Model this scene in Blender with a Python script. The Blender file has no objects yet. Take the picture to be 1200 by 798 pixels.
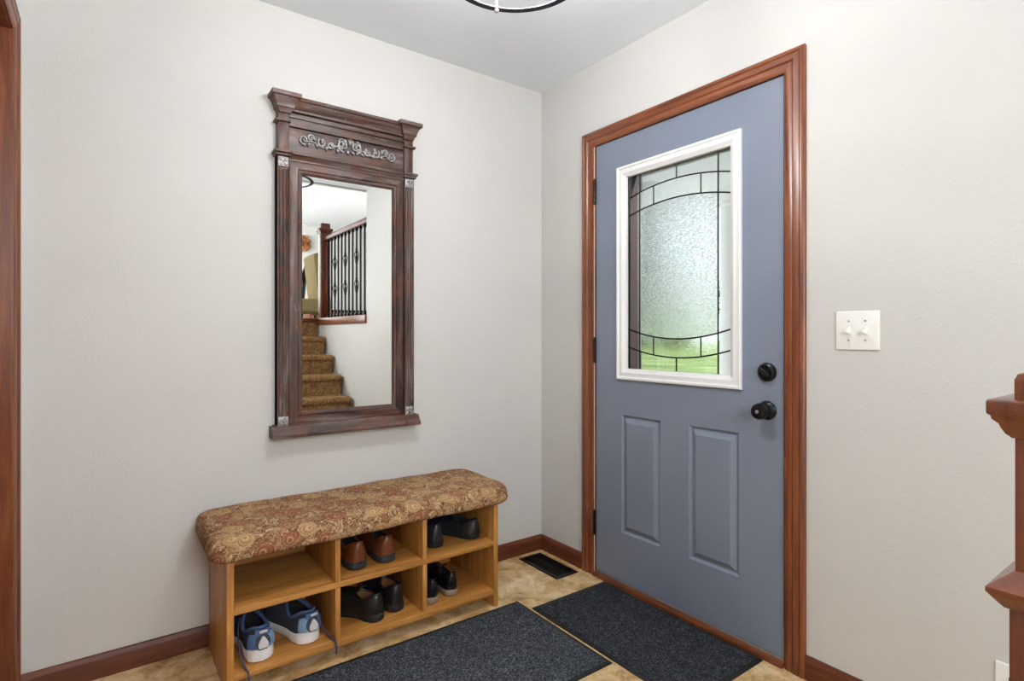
import bpy, bmesh, math, random
import numpy as np
from mathutils import Vector, Matrix
random.seed(7); np.random.seed(7)
SC = bpy.context.scene
COL = SC.collection
PI = math.pi

# ---------------------------------------------------------------- camera, world, sun, area lights, exposure
cam_d = bpy.data.cameras.new('camera'); cam = bpy.data.objects.new('camera', cam_d); COL.objects.link(cam)
cam.location = (-1.888, -2.321, 1.145); cam.rotation_euler = (PI/2, 0, -0.63)
cam_d.sensor_width = 36; cam_d.lens = 652.255/1200*36; cam_d.shift_y = -6.7/1200
cam_d.clip_start = .02; cam_d.clip_end = 300
SC.camera = cam
SC.view_settings.view_transform = 'Standard'; SC.view_settings.look = 'None'
SC.view_settings.gamma = 1; SC.view_settings.use_curve_mapping = False
SC.view_settings.exposure = 0.06
SC.cycles.use_denoising = True
SC.cycles.max_bounces = 10; SC.cycles.diffuse_bounces = 5
SC.cycles.sample_clamp_indirect = 6
SC.cycles.caustics_reflective = False; SC.cycles.caustics_refractive = False

w = bpy.data.worlds.new('sky'); SC.world = w; w.use_nodes = True
bgn = w.node_tree.nodes['Background']; bgn.inputs[0].default_value = (.83, .92, 1.0, 1); bgn.inputs[1].default_value = 2.0

def area(name, loc, target, sx, sy, power, col=(1, 1, 1)):
    l = bpy.data.lights.new(name, 'AREA'); l.shape = 'RECTANGLE'; l.size = sx; l.size_y = sy; l.energy = power; l.color = col
    o = bpy.data.objects.new(name, l); COL.objects.link(o); o.location = loc
    o.rotation_euler = (Vector(target)-Vector(loc)).to_track_quat('-Z', 'Y').to_euler()
    return o
sun = bpy.data.lights.new('sun', 'SUN'); sun.energy = 7.0; sun.angle = .02; sun.color = (1, .95, .85)
so = bpy.data.objects.new('sun', sun); COL.objects.link(so); so.rotation_euler = (math.radians(-8), math.radians(27), 0)
area('fill_light_living_room', (-1.3, -6.0, 2.1), (-1.0, 0, 1.9), 3.0, 1.4, 20, (.97, .985, 1))  # added fill from behind the camera, no window is built there
area('fill_light_stairwell', (-1.5, -3.7, 1.75), (-1.2, 0, .8), 1.1, 1.1, 41, (.96, .98, 1))  # added soft fill in the stairwell, evens out the foyer walls
area('fill_light_upper_hall', (3.9, -6.5, 2.6), (0, -6.5, 2.2), 3.0, 1.6, 120, (1, .99, .97))  # added fill brightening the upper hall, outside the mirror's view
area('fill_light_far_room', (-1.5, -9.0, 2.9), (2.5, -11, 2.6), 2.4, 1.6, 230, (1, .99, .97))  # added unseen fill, lifts the far wall and upper ceiling in the reflection
LAMP = 325

# ---------------------------------------------------------------- helpers
ORG = {}
def link(o): COL.objects.link(o); return o
def props(o, label=None, cat=None, group=None, kind=None):
    if label: o['label'] = label
    if cat: o['category'] = cat
    if group: o['group'] = group
    if kind: o['kind'] = kind
    return o
def thing(name, label, cat, loc=(0, 0, 0), rz=0, group=None, kind=None):
    o = link(bpy.data.objects.new(name, None)); o.empty_display_size = .1
    o.location = loc; o.rotation_euler = (0, 0, rz)
    ORG[o.name] = Vector(loc)
    return props(o, label, cat, group, kind)
def obj(name, bm, mat, parent=None, smooth=40, local=False, label=None):
    me = bpy.data.meshes.new(name)
    off = Vector((0, 0, 0))
    if parent is not None and not local:
        off = ORG[parent.name]
        bmesh.ops.translate(bm, verts=bm.verts, vec=-off)
    bmesh.ops.recalc_face_normals(bm, faces=bm.faces)
    bm.to_mesh(me); bm.free()
    for mm in (mat if isinstance(mat, (list, tuple)) else [mat]): me.materials.append(mm)
    if smooth:
        me.polygons.foreach_set('use_smooth', [True]*len(me.polygons))
        me.set_sharp_from_angle(angle=math.radians(smooth))
    o = link(bpy.data.objects.new(name, me))
    if parent is not None: o.parent = parent
    ORG[o.name] = off
    if label: o['label'] = label
    return o
def struct(name, bm, mat, parent=None, smooth=40):
    o = obj(name, bm, mat, parent, smooth)
    if parent is None: o['kind'] = 'structure'
    return o
def B(): return bmesh.new()
def box(bm, x0, y0, z0, x1, y1, z1, bev=0, seg=2, mi=0):
    x0, x1 = sorted((x0, x1)); y0, y1 = sorted((y0, y1)); z0, z1 = sorted((z0, z1))
    vs = [bm.verts.new(p) for p in ((x0,y0,z0),(x1,y0,z0),(x1,y1,z0),(x0,y1,z0),(x0,y0,z1),(x1,y0,z1),(x1,y1,z1),(x0,y1,z1))]
    fs = [bm.faces.new([vs[i] for i in f]) for f in ((3,2,1,0),(4,5,6,7),(0,1,5,4),(1,2,6,5),(2,3,7,6),(3,0,4,7))]
    for f in fs: f.material_index = mi
    if bev:
        es = list({e for f in fs for e in f.edges})
        bmesh.ops.bevel(bm, geom=es, offset=bev, segments=seg, affect='EDGES', profile=.5)
    return bm
def prism(bm, poly, fn, t0, t1):
    a = [bm.verts.new(fn(p[0], p[1], t0)) for p in poly]; b = [bm.verts.new(fn(p[0], p[1], t1)) for p in poly]
    n = len(poly)
    bm.faces.new(a[::-1]); bm.faces.new(b)
    for i in range(n): bm.faces.new((a[i], a[(i+1) % n], b[(i+1) % n], b[i]))
def tube(bm, pts, rad, n=8, closed=False, flat=1.0, up=None):
    pts = [Vector(p) for p in pts]; m = len(pts)
    if not hasattr(rad, '__len__'): rad = [rad]*m
    rings = []; prev = None
    for i, p in enumerate(pts):
        if closed: t = pts[(i+1) % m]-pts[i-1]
        else: t = pts[min(i+1, m-1)]-pts[max(i-1, 0)]
        if t.length < 1e-9: t = Vector((0, 0, 1))
        t.normalize()
        if up is not None: u = Vector(up)
        elif prev is not None: u = prev
        else: u = Vector((0, 0, 1)) if abs(t.z) < .9 else Vector((1, 0, 0))
        a = (u-t*u.dot(t))
        if a.length < 1e-6: a = t.orthogonal()
        a.normalize(); b = t.cross(a); prev = a
        rings.append([bm.verts.new(p+(a*math.cos(2*PI*k/n)*flat+b*math.sin(2*PI*k/n))*rad[i]) for k in range(n)])
    for i in range(m if closed else m-1):
        r0, r1 = rings[i], rings[(i+1) % m]
        for k in range(n): bm.faces.new((r0[k], r0[(k+1) % n], r1[(k+1) % n], r1[k]))
    if not closed:
        bm.faces.new(rings[0][::-1]); bm.faces.new(rings[-1])
def lathe(bm, prof, origin, axis='z', n=28):
    # prof: list of (r, h) along axis
    o = Vector(origin)
    ax = {'z': Vector((0,0,1)), '-x': Vector((-1,0,0)), '-y': Vector((0,-1,0)), 'x': Vector((1,0,0)), '-z': Vector((0,0,-1))}[axis]
    a = ax.orthogonal().normalized(); b = ax.cross(a)
    rings = []
    for r, h in prof:
        if r < 1e-6: rings.append([bm.verts.new(o+ax*h)])
        else: rings.append([bm.verts.new(o+ax*h+(a*math.cos(2*PI*k/n)+b*math.sin(2*PI*k/n))*r) for k in range(n)])
    for r0, r1 in zip(rings, rings[1:]):
        for k in range(n):
            q = [r0[k % len(r0)], r0[(k+1) % n % len(r0)], r1[(k+1) % n % len(r1)], r1[k % len(r1)]]
            u = []
            for v in q:
                if v not in u: u.append(v)
            if len(u) > 2: bm.faces.new(u)
    for r in (rings[0], rings[-1]):
        if len(r) > 2: bm.faces.new(r)
def moulding(bm, a0, b0, a1, b1, prof, fn, sides=4):
    # mitred frame round the rectangle (a0,b0)-(a1,b1); prof = list of (inset, height), sides=3 leaves out the bottom
    rings = []
    for ins, h in prof:
        bb = b0 if sides == 3 else b0+ins
        rings.append([bm.verts.new(fn(*p, h)) for p in ((a0+ins, bb), (a0+ins, b1-ins), (a1-ins, b1-ins), (a1-ins, bb))])
    n = len(prof)
    for j in range(n-1):
        for k in range(4 if sides == 4 else 3):
            bm.faces.new((rings[j][k], rings[j][(k+1) % 4], rings[j+1][(k+1) % 4], rings[j+1][k])).material_index = k % 2
    if sides == 3:
        bm.faces.new([r[0] for r in rings]); bm.faces.new([r[3] for r in rings][::-1])
def blob(bm, c, r, sub=2, noise=0, seed=0):
    ret = bmesh.ops.create_icosphere(bm, subdivisions=sub, radius=1)
    rr = random.Random(seed)
    for v in ret['verts']:
        k = 1+noise*(rr.random()-.5)
        v.co = Vector(c)+Vector((v.co.x*r[0]*k, v.co.y*r[1]*k, v.co.z*r[2]*k))
def roundbox(bm, x0, y0, z0, x1, y1, z1, r, seg=4): return box(bm, x0, y0, z0, x1, y1, z1, r, seg)

# ---------------------------------------------------------------- materials
def srgb(r, g, b):
    f = lambda c: (c/12.92 if c <= .04045 else ((c+.055)/1.055)**2.4)
    return (f(r/255), f(g/255), f(b/255), 1)
class M:
    def __init__(s, name, rough=.5, metal=0, spec=.5):
        s.m = bpy.data.materials.new(name); s.m.use_nodes = True
        s.t = s.m.node_tree; s.n = s.t.nodes; s.b = s.n['Principled BSDF']
        s.b.inputs['Roughness'].default_value = rough; s.b.inputs['Metallic'].default_value = metal
        s.b.inputs['Specular IOR Level'].default_value = spec
        s._co = None
    def node(s, typ, **kw):
        nd = s.n.new(typ)
        for k, v in kw.items():
            if k.startswith('i_'):
                key = k[2:].replace('_', ' ')
                nd.inputs[key].default_value = v
            else: setattr(nd, k, v)
        return nd
    def l(s, a, b): s.t.links.new(a, b)
    def co(s, scale=(1, 1, 1)):
        if s._co is None: s._co = s.node('ShaderNodeTexCoord')
        mp = s.node('ShaderNodeMapping'); mp.inputs['Scale'].default_value = scale
        s.l(s._co.outputs['Object'], mp.inputs['Vector']); return mp.outputs[0]
    def noise(s, vec, scale, detail=4, rough=.55, dist=0):
        nd = s.node('ShaderNodeTexNoise'); nd.inputs['Scale'].default_value = scale; nd.inputs['Detail'].default_value = detail
        nd.inputs['Roughness'].default_value = rough; nd.inputs['Distortion'].default_value = dist
        s.l(vec, nd.inputs['Vector']); return nd
    def ramp(s, fac, stops, interp='LINEAR'):
        r = s.node('ShaderNodeValToRGB'); cr = r.color_ramp; cr.interpolation = interp
        while len(cr.elements) < len(stops): cr.elements.new(.5)
        for e, (p, c) in zip(cr.elements, stops): e.position = p; e.color = c if len(c) == 4 else (*c, 1)
        s.l(fac, r.inputs[0]); return r.outputs[0]
    def mix(s, fac, a, b, mode='MIX'):
        nd = s.node('ShaderNodeMix'); nd.data_type = 'RGBA'; nd.blend_type = mode
        for sock, v in ((nd.inputs[0], fac), (nd.inputs[6], a), (nd.inputs[7], b)):
            if isinstance(v, (int, float)): sock.default_value = v
            elif isinstance(v, tuple): sock.default_value = v
            else: s.l(v, sock)
        return nd.outputs[2]
    def math(s, op, a, b=0.0, c=None):
        nd = s.node('ShaderNodeMath'); nd.operation = op
        for i, v in enumerate((a, b)):
            if isinstance(v, (int, float)): nd.inputs[i].default_value = v
            else: s.l(v, nd.inputs[i])
        return nd.outputs[0]
    def col(s, c):
        if isinstance(c, tuple): s.b.inputs['Base Color'].default_value = c
        else: s.l(c, s.b.inputs['Base Color'])
        return s
    def bump(s, h, strength=.2, dist=.01):
        nd = s.node('ShaderNodeBump'); nd.inputs['Strength'].default_value = strength; nd.inputs['Distance'].default_value = dist
        s.l(h, nd.inputs['Height']); s.l(nd.outputs[0], s.b.inputs['Normal']); return s

def plain(name, c, rough=.5, metal=0, spec=.5, var=.06, scale=30, bump=0, bscale=200):
    m = M(name, rough, metal, spec); v = m.co()
    n = m.noise(v, scale)
    d = tuple(x*(1-var) for x in c[:3])+(1,); e = tuple(min(1, x*(1+var)) for x in c[:3])+(1,)
    m.col(m.ramp(n.outputs[0], [(.3, d), (.7, e)]))
    if bump: m.bump(m.noise(v, bscale, 2).outputs[0], bump, .002)
    return m.m
def wood(name, dark, mid, light, axis='z', rough=.35, scale=1.0, coat=.2):
    m = M(name, rough)
    k = {'x': (1.2, 16, 16), 'y': (16, 1.2, 16), 'z': (16, 16, 1.2)}[axis]
    v = m.co(tuple(q*scale for q in k))
    n1 = m.noise(v, 1.6, 5, .6, 1.2); n2 = m.noise(v, 9, 4, .6, .4)
    c1 = m.ramp(n1.outputs[0], [(.25, dark), (.5, mid), (.75, light)])
    c2 = m.ramp(n2.outputs[0], [(.35, (.62, .58, .55, 1)), (.62, (1, 1, 1, 1))])
    m.col(m.mix(.55, c1, c2, 'MULTIPLY'))
    m.b.inputs['Coat Weight'].default_value = coat; m.b.inputs['Coat Roughness'].default_value = .25
    m.bump(n2.outputs[0], .05, .002)
    return m.m
def wood3(name, *a, **k): return {ax: wood(name+'_'+ax, *a, axis=ax, **k) for ax in 'xyz'}

def wall_mat(name, c, bump=.3):
    m = M(name, .62, spec=.3); v = m.co()
    n = m.noise(v, 5, 3)
    m.col(m.ramp(n.outputs[0], [(.3, tuple(x*.975 for x in c[:3])+(1,)), (.7, c)]))
    b = m.noise(v, 120, 3, .6)
    m.bump(b.outputs[0], bump, .004)
    return m.m
M_wall = wall_mat('wall_paint', srgb(205, 204.5, 202))
M_ceil = wall_mat('ceiling_paint', srgb(234, 240, 247), .06)
M_trim = wood3('cherry_trim', srgb(82, 40, 20), srgb(122, 64, 34), srgb(152, 88, 50))
M_post = wood3('newel_wood', srgb(74, 32, 14), srgb(108, 50, 22), srgb(134, 70, 34), rough=.28, coat=.4)
M_base = wood3('baseboard_wood', srgb(70, 30, 14), srgb(100, 48, 24), srgb(126, 68, 36), rough=.5, coat=0)
M_oak = wood3('oak', srgb(150, 96, 42), srgb(190, 132, 64), srgb(214, 160, 90), rough=.45, coat=.05)
M_white = plain('white_plastic', srgb(238, 238, 234), .35, var=.01)
M_whitepaint = plain('white_paint', srgb(236, 237, 238), .4, var=.01)
M_black = plain('black_metal', srgb(30, 29, 31), .32, .6, var=.1)
M_rubber = plain('black_rubber', srgb(22, 22, 23), .7, var=.1)
M_alu = plain('aluminium', srgb(190, 188, 186), .4, .8, var=.04)
M_came = plain('lead_came', srgb(38, 36, 36), .4, .7, var=.1)
M_silver = plain('antique_silver', srgb(156, 154, 156), .42, .6, var=.35, scale=90)

def door_mat():
    m = M('slate_blue_paint', .38, spec=.4); v = m.co()
    n = m.noise(v, 3, 3)
    m.col(m.ramp(n.outputs[0], [(.3, srgb(122, 131, 148)), (.7, srgb(127, 137, 153))]))
    m.bump(m.noise(m.co((60, 60, 4)), 3, 3).outputs[0], .03, .002)
    return m.m
M_door = door_mat()

def floor_mat():
    m = M('travertine_tile', .33, spec=.4); v = m.co()
    n1 = m.noise(v, 9, 8, .68, .7); n2 = m.noise(v, 26, 5, .65, .3); n3 = m.noise(v, 3.2, 6, .62, 1.4)
    c = m.ramp(n1.outputs[0], [(.3, srgb(160, 120, 68)), (.44, srgb(206, 168, 112)), (.55, srgb(226, 198, 150)), (.7, srgb(246, 230, 200))])
    c2 = m.ramp(n2.outputs[0], [(.3, (.66, .60, .52, 1)), (.6, (1, 1, 1, 1))])
    c = m.mix(.4, c, c2, 'MULTIPLY')
    vein = m.ramp(n3.outputs[0], [(.47, (0, 0, 0, 1)), (.5, (1, 1, 1, 1)), (.53, (0, 0, 0, 1))])
    vm = m.math('MULTIPLY', vein, m.ramp(n1.outputs[0], [(.4, (.55,)*3), (.55, (0,)*3)]))
    c = m.mix(vm, c, srgb(104, 92, 76))
    br = m.node('ShaderNodeTexBrick'); br.offset = 0; br.inputs['Scale'].default_value = 1
    br.inputs['Brick Width'].default_value = .42; br.inputs['Row Height'].default_value = .42; br.inputs['Mortar Size'].default_value = .003
    br.inputs['Mortar Smooth'].default_value = .1
    mp = m.node('ShaderNodeMapping'); mp.inputs['Location'].default_value = (.19, .36, 0); m.l(m._co.outputs['Object'], mp.inputs[0])
    m.l(mp.outputs[0], br.inputs['Vector'])
    c = m.mix(m.math('MULTIPLY', br.outputs['Fac'], .2), c, srgb(214, 200, 172))
    m.col(c); m.bump(n2.outputs[0], .06, .002)
    return m.m
M_floor = floor_mat()

def mat_mat(name, k):
    m = M(name, .95, spec=.1); v = m.co()
    n = m.noise(v, 190, 3, .8); n2 = m.noise(v, 38, 3, .6)
    c = m.ramp(n.outputs[0], [(.36, srgb(28*k, 30*k, 33*k)), (.52, srgb(58*k, 62*k, 67*k)), (.7, srgb(120*k, 126*k, 132*k))])
    c2 = m.ramp(n2.outputs[0], [(.3, (.7, .7, .7, 1)), (.7, (1, 1, 1, 1))])
    m.col(m.mix(1.0, c, c2, 'MULTIPLY'))
    wv = m.node('ShaderNodeTexWave'); wv.bands_direction = 'Y'; wv.inputs['Scale'].default_value = 36; wv.inputs['Distortion'].default_value = .6
    m.l(v, wv.inputs['Vector'])
    h = m.math('ADD', n.outputs[0], m.math('MULTIPLY', wv.outputs[0], .7))
    m.bump(h, .7, .004)
    return m.m
M_mat = [mat_mat('charcoal_carpet', 1.28), mat_mat('black_carpet', .98)]

def paisley():
    m = M('paisley_tapestry', .9, spec=.15); v = m.co()
    sep = m.node('ShaderNodeSeparateXYZ'); m.l(v, sep.inputs[0])
    px = sep.outputs[0]; py = m.math('ADD', sep.outputs[1], sep.outputs[2])
    cmb = m.node('ShaderNodeCombineXYZ'); m.l(px, cmb.inputs[0]); m.l(py, cmb.inputs[1])
    def motif(scale, jitter=.8):
        q = m.node('ShaderNodeTexVoronoi'); q.voronoi_dimensions = '2D'; q.inputs['Scale'].default_value = scale; q.inputs['Randomness'].default_value = jitter
        m.l(cmb.outputs[0], q.inputs['Vector'])
        d = m.node('ShaderNodeVectorMath'); d.operation = 'SUBTRACT'; m.l(cmb.outputs[0], d.inputs[0]); m.l(q.outputs['Position'], d.inputs[1])
        e = m.node('ShaderNodeSeparateXYZ'); m.l(d.outputs[0], e.inputs[0])
        c_ = m.node('ShaderNodeSeparateColor'); m.l(q.outputs['Color'], c_.inputs[0])
        r = m.math('MULTIPLY', q.outputs['Distance'], 1.0)
        th = m.math('ADD', m.math('ARCTAN2', e.outputs[1], e.outputs[0]), m.math('MULTIPLY', c_.outputs[0], 6.283))
        return r, th, c_.outputs[1]
    R = lambda x, *st: m.ramp(x, [(p_, (c_,)*3) for p_, c_ in st])
    n1 = m.noise(v, 18, 3)
    c = m.mix(R(n1.outputs[0], (.4, 0), (.6, 1)), srgb(172, 140, 102), srgb(144, 108, 74))
    # small flowers and sprigs on the ground
    r, th, k = motif(52, 1)
    fl = m.math('MULTIPLY', r, m.math('ADD', 1.0, m.math('MULTIPLY', m.math('COSINE', m.math('MULTIPLY', th, 5)), .35)))
    c = m.mix(R(fl, (.28, .8), (.36, 0)), c, srgb(116, 62, 50))
    c = m.mix(R(fl, (.08, .8), (.14, 0)), c, srgb(206, 180, 138))
    c = m.mix(R(fl, (.4, 0), (.45, .6), (.5, 0)), c, srgb(92, 66, 48))
    # swirling stems
    sw = m.noise(cmb.outputs[0], 17, 2, .5, 2.2)
    c = m.mix(R(sw.outputs[0], (.445, 0), (.475, .95), (.505, 0)), c, srgb(70, 46, 42))
    c = m.mix(R(sw.outputs[0], (.53, 0), (.56, .7), (.59, 0)), c, srgb(216, 192, 150))
    # paisley drops: curled teardrop built round each cell centre
    r, th, k = motif(10.5, .8)
    th2 = m.math('ADD', th, m.math('MULTIPLY', r, 3.0))
    tear = m.math('MULTIPLY', r, m.math('SUBTRACT', 1.25, m.math('MULTIPLY', m.math('COSINE', th2), .62)))
    ruf = m.math('ADD', tear, m.math('MULTIPLY', m.math('COSINE', m.math('MULTIPLY', th2, 15)), .022))
    inside = R(ruf, (.40, 1), (.42, 0))
    body = m.mix(R(k, (.45, 0), (.55, 1)), srgb(184, 150, 106), srgb(146, 94, 66))
    c = m.mix(m.math('MULTIPLY', inside, .75), c, body)
    for lo, w_, col_, a_ in ((.405, .016, srgb(54, 40, 40), .9), (.345, .014, srgb(120, 50, 44), .85), (.29, .016, srgb(206, 178, 136), .7), (.235, .014, srgb(70, 48, 46), .85), (.17, .02, srgb(128, 56, 46), .85), (.10, .02, srgb(206, 178, 136), .7), (.05, .015, srgb(80, 50, 44), .9)):
        src = ruf if lo > .28 else tear
        c = m.mix(R(src, (lo-w_, 0), (lo, a_), (lo+w_, 0)), c, col_)
    dots = m.math('MULTIPLY', m.math('COSINE', m.math('MULTIPLY', th2, 13)), R(tear, (.3, 0), (.315, 1), (.33, 0)))
    c = m.mix(R(dots, (.4, 0), (.6, .8)), c, srgb(58, 42, 42))
    m.col(c); m.bump(m.noise(v, 420, 2).outputs[0], .3, .002)
    return m.m
M_paisley = paisley()

def carpet():
    m = M('brown_carpet', .95, spec=.1); v = m.co()
    n = m.noise(v, 60, 5, .75, .5); n2 = m.noise(v, 14, 3, .6, 1)
    c = m.ramp(n.outputs[0], [(.3, srgb(92, 62, 36)), (.5, srgb(152, 116, 76)), (.68, srgb(198, 164, 120))])
    m.col(m.mix(.5, c, m.ramp(n2.outputs[0], [(.4, (.6, .55, .5, 1)), (.6, (1, 1, 1, 1))]), 'MULTIPLY'))
    m.bump(n.outputs[0], .6, .006); return m.m
M_carpet = carpet()

def frame_mat(name, axis):
    m = M(name, .42, spec=.4)
    k = {'x': (3, 34, 34), 'z': (34, 34, 3)}[axis]
    v = m.co(k); u = m.co()
    n1 = m.noise(v, 1.0, 5, .62, .6); n2 = m.noise(u, 11, 4, .6, .5); n3 = m.noise(u, 120, 3, .6)
    c = m.ramp(n1.outputs[0], [(.25, srgb(26, 18, 16)), (.42, srgb(58, 42, 36)), (.56, srgb(88, 71, 66)), (.74, srgb(136, 124, 124))])
    c = m.mix(m.ramp(n2.outputs[0], [(.47, (0,)*3), (.66, (.7,)*3)]), c, srgb(100, 56, 36))
    n4 = m.noise(v, 2.2, 4, .7, .3)
    wear = m.math('MULTIPLY', m.ramp(n4.outputs[0], [(.6, (0,)*3), (.7, (1,)*3)]), m.ramp(n3.outputs[0], [(.42, (0,)*3), (.6, (.55,)*3)]))
    c = m.mix(wear, c, srgb(170, 156, 146))
    m.col(c); m.bump(n1.outputs[0], .2, .003)
    return m.m
M_fx = frame_mat('distressed_frame_x', 'x'); M_fz = frame_mat('distressed_frame_z', 'z')

def mirror_mat():
    m = M('mirror_silver', .0, 1.0); m.col((.9, .92, .91, 1)); return m.m
M_mirror = mirror_mat()
def clear_glass():
    m = bpy.data.materials.new('clear_pane'); m.use_nodes = True; t = m.node_tree; t.nodes.clear()
    o = t.nodes.new('ShaderNodeOutputMaterial'); mx = t.nodes.new('ShaderNodeMixShader'); tr = t.nodes.new('ShaderNodeBsdfTransparent'); gl = t.nodes.new('ShaderNodeBsdfGlossy')
    fr = t.nodes.new('ShaderNodeFresnel'); fr.inputs[0].default_value = 1.45; gl.inputs['Roughness'].default_value = .01; tr.inputs[0].default_value = (.98, .985, .98, 1)
    t.links.new(fr.outputs[0], mx.inputs[0]); t.links.new(tr.outputs[0], mx.inputs[1]); t.links.new(gl.outputs[0], mx.inputs[2]); t.links.new(mx.outputs[0], o.inputs[0])
    return m
M_clear = clear_glass()
def textured_glass(name, rough, bump):
    m = M(name, rough); m.col((.97, .985, .98, 1)); m.b.inputs['Transmission Weight'].default_value = 1; m.b.inputs['IOR'].default_value = 1.45
    v = m.co((1, 60, 210)); n = m.noise(v, 1, 3, .6, 1.0)
    m.bump(n.outputs[0], bump, .004); return m.m
M_obscure = textured_glass('rain_glass', .07, .42)
M_band = textured_glass('hammered_glass', .04, .06)
def emit(name, c, s):
    m = M(name, .3); m.col(c); m.b.inputs['Emission Color'].default_value = c; m.b.inputs['Emission Strength'].default_value = s; return m.m

# ---------------------------------------------------------------- room shell
H = 2.44
b = B(); box(b, -2.25, -4.2, -.1, .12, .12, 0); struct('floor', b, M_floor, smooth=0)
b = B(); box(b, -2.3, -2.55, H, .12, .12, H+.12); struct('ceiling', b, M_ceil, smooth=0)
b = B(); box(b, -2.25, 0, -.1, .12, .12, H); struct('wall_back', b, M_wall, smooth=0)
b = B()                                                     # door wall with its opening
box(b, 0, -.404, -.1, .12, 0, H); box(b, 0, -1.327, 2.049, .12, -.404, H)
box(b, 0, -2.53, -.1, .12, -1.327, H+1.4); box(b, 0, -3.92, -.1, .12, -2.53, 1.25); box(b, 0, -1.327, -.1, .12, -.404, -.02)
struct('wall_right', b, M_wall, smooth=0)
b = B()                                                     # side wall with the doorway beside the camera
box(b, -2.24, -.128, -.1, -2.116, 0, H); box(b, -2.24, -1.0, 2.05, -2.116, -.128, H); box(b, -2.24, -2.6, -.1, -2.116, -1.0, H)
struct('wall_left', b, M_wall, smooth=0)
b = B(); box(b, -3.2, -1.4, -.1, -3.08, .1, H); box(b, -3.08, -.02, -.1, -2.24, .1, H); box(b, -3.2, -1.4, -.1, -2.24, -1.3, H); box(b, -3.2, -1.4, H, -2.24, .1, H+.1); box(b, -3.2, -1.4, -.1, -2.24, .1, 0)
struct('wall_closet', b, M_wall, smooth=0)

casing = [(0, 0), (0, .012), (.004, .016), (.014, .018), (.02, .014), (.026, .0155), (.04, .0165), (.046, .011), (.052, .013), (.066, .012), (.072, .009), (.076, .007), (.076, 0)]
b = B(); moulding(b, -.324, 0, -1.389+.0, 2.114, [(-i, h) for i, h in casing], lambda a, c, h: (-h, a, c), 3) if False else None
b.free(); b = B()
# outer legs: hinge side y=-.324, strike side y=-1.398
moulding(b, -1.399, 0, -.327, 2.114, [(i*.92, h) for i, h in casing], lambda a, c, h: (-h, a, c), 3)
dc = struct('trim_1', b, [M_trim['z'], M_trim['y']])
b = B(); jy0, jy1 = -.404, -1.327
box(b, 0, jy0, 0, .12, jy0-.004, 2.049); box(b, 0, jy1, 0, .12, jy1+.004, 2.049); box(b, 0, jy1, 2.044, .12, jy0, 2.049)
box(b, .05, jy0, 0, .08, jy0-.018, 2.049); box(b, .05, jy1, 0, .08, jy1+.018, 2.049); box(b, .05, jy1, 2.03, .08, jy0, 2.049)
obj('door_jamb', b, M_trim['z'], dc)
b = B(); box(b, -.022, jy1+.001, 0, .12, jy0-.001, .017, .004); obj('threshold', b, M_trim['y'], dc)
b = B(); box(b, .002, jy1+.006, .017, .05, jy0-.006, .024, .002); obj('sill_strip', b, M_alu, dc, label='pale metal sill strip')
b = B(); box(b, .006, jy1+.0045, .03, .012, jy1+.0075, .13); box(b, .006, jy0-.0075, .03, .012, jy0-.0045, .13); obj('weather_strip', b, M_whitepaint, dc, label='short white weather strip')

# left doorway: casing on x=-2.116 facing +x
b = B(); moulding(b, -.98, 0, -.058, 2.118, [(i*.92, h) for i, h in casing], lambda a, c, h: (-2.116+h, a, c), 3)
lc = struct('trim_2', b, [M_trim['z'], M_trim['y']])
b = B(); box(b, -2.24, -.128, 0, -2.116, -.134, 2.05); box(b, -2.24, -.91, 2.044, -2.116, -.128, 2.05); box(b, -2.24, -.91, 0, -2.116, -.904, 2.05); box(b, -2.2, -.134, 0, -2.17, -.146, 2.05); box(b, -2.2, -.91, 2.03, -2.17, -.134, 2.044)
obj('door_jamb', b, M_trim['z'], lc)
b = B(); box(b, -2.21, -.9, .01, -2.172, -.147, 2.03); obj('closet_door', b, M_trim['z'], lc)

base = [(0, 0), (.013, 0), (.013, .06), (.011, .066), (.008, .07), (.006, .076), (0, .078)]
b = B(); prism(b, base, lambda p, q, t: (t, -p, q), -2.116, -.0); struct('baseboard_back', b, M_base['x'])
b = B(); prism(b, base, lambda p, q, t: (-p, t, q), -.013, -.327); struct('baseboard_right', b, M_base['y'])
b = B(); prism(b, base, lambda p, q, t: (-p, t, q), -1.399, -2.36); struct('baseboard_right', b, M_base['y'])

# ---------------------------------------------------------------- front door
DY0, DY1, DZ0, DZ1, DX = -.4105, -1.3195, .026, 2.041, .004
door = thing('door_1', None, None, (DX, DY0, DZ0), kind='structure')
b = B()
ys = [DY0, -.568, -.572, -.792, -.93, -1.154, -1.1555, DY1]
zs = [DZ0, .244, .785, .96, 1.889, DZ1]
def vx(x, y, z): return b.verts.new((x, y, z))
def quad(x, y0, z0, y1, z1): b.faces.new([vx(x, y0, z0), vx(x, y1, z0), vx(x, y1, z1), vx(x, y0, z1)])
for xf, front in ((DX, True), (DX+.045, False)):
    for i in range(len(ys)-1):
        for j in range(len(zs)-1):
            yc = (ys[i]+ys[i+1])/2; zc = (zs[j]+zs[j+1])/2
            if -1.1555 < yc < -.572 and .96 < zc < 1.889: continue
            if front and .244 < zc < .785 and (-.792 < yc < -.568 or -1.154 < yc < -.93): continue
            quad(xf, ys[i], zs[j], ys[i+1], zs[j+1])
for (ya, yb) in ((-.568, -.792), (-.93, -1.154)):
    prof = [(0, 0), (.0015, .0008), (.0035, .0), (.011, -.0085), (.016, -.009), (.037, .0025), (.05, .003)]
    moulding(b, yb, .244, ya, .785, prof, lambda a, c, h: (DX-h, a, c))
    i = .05; quad(DX-.003, ya-i, .244+i, yb+i, .785-i)
bt = .045
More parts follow.
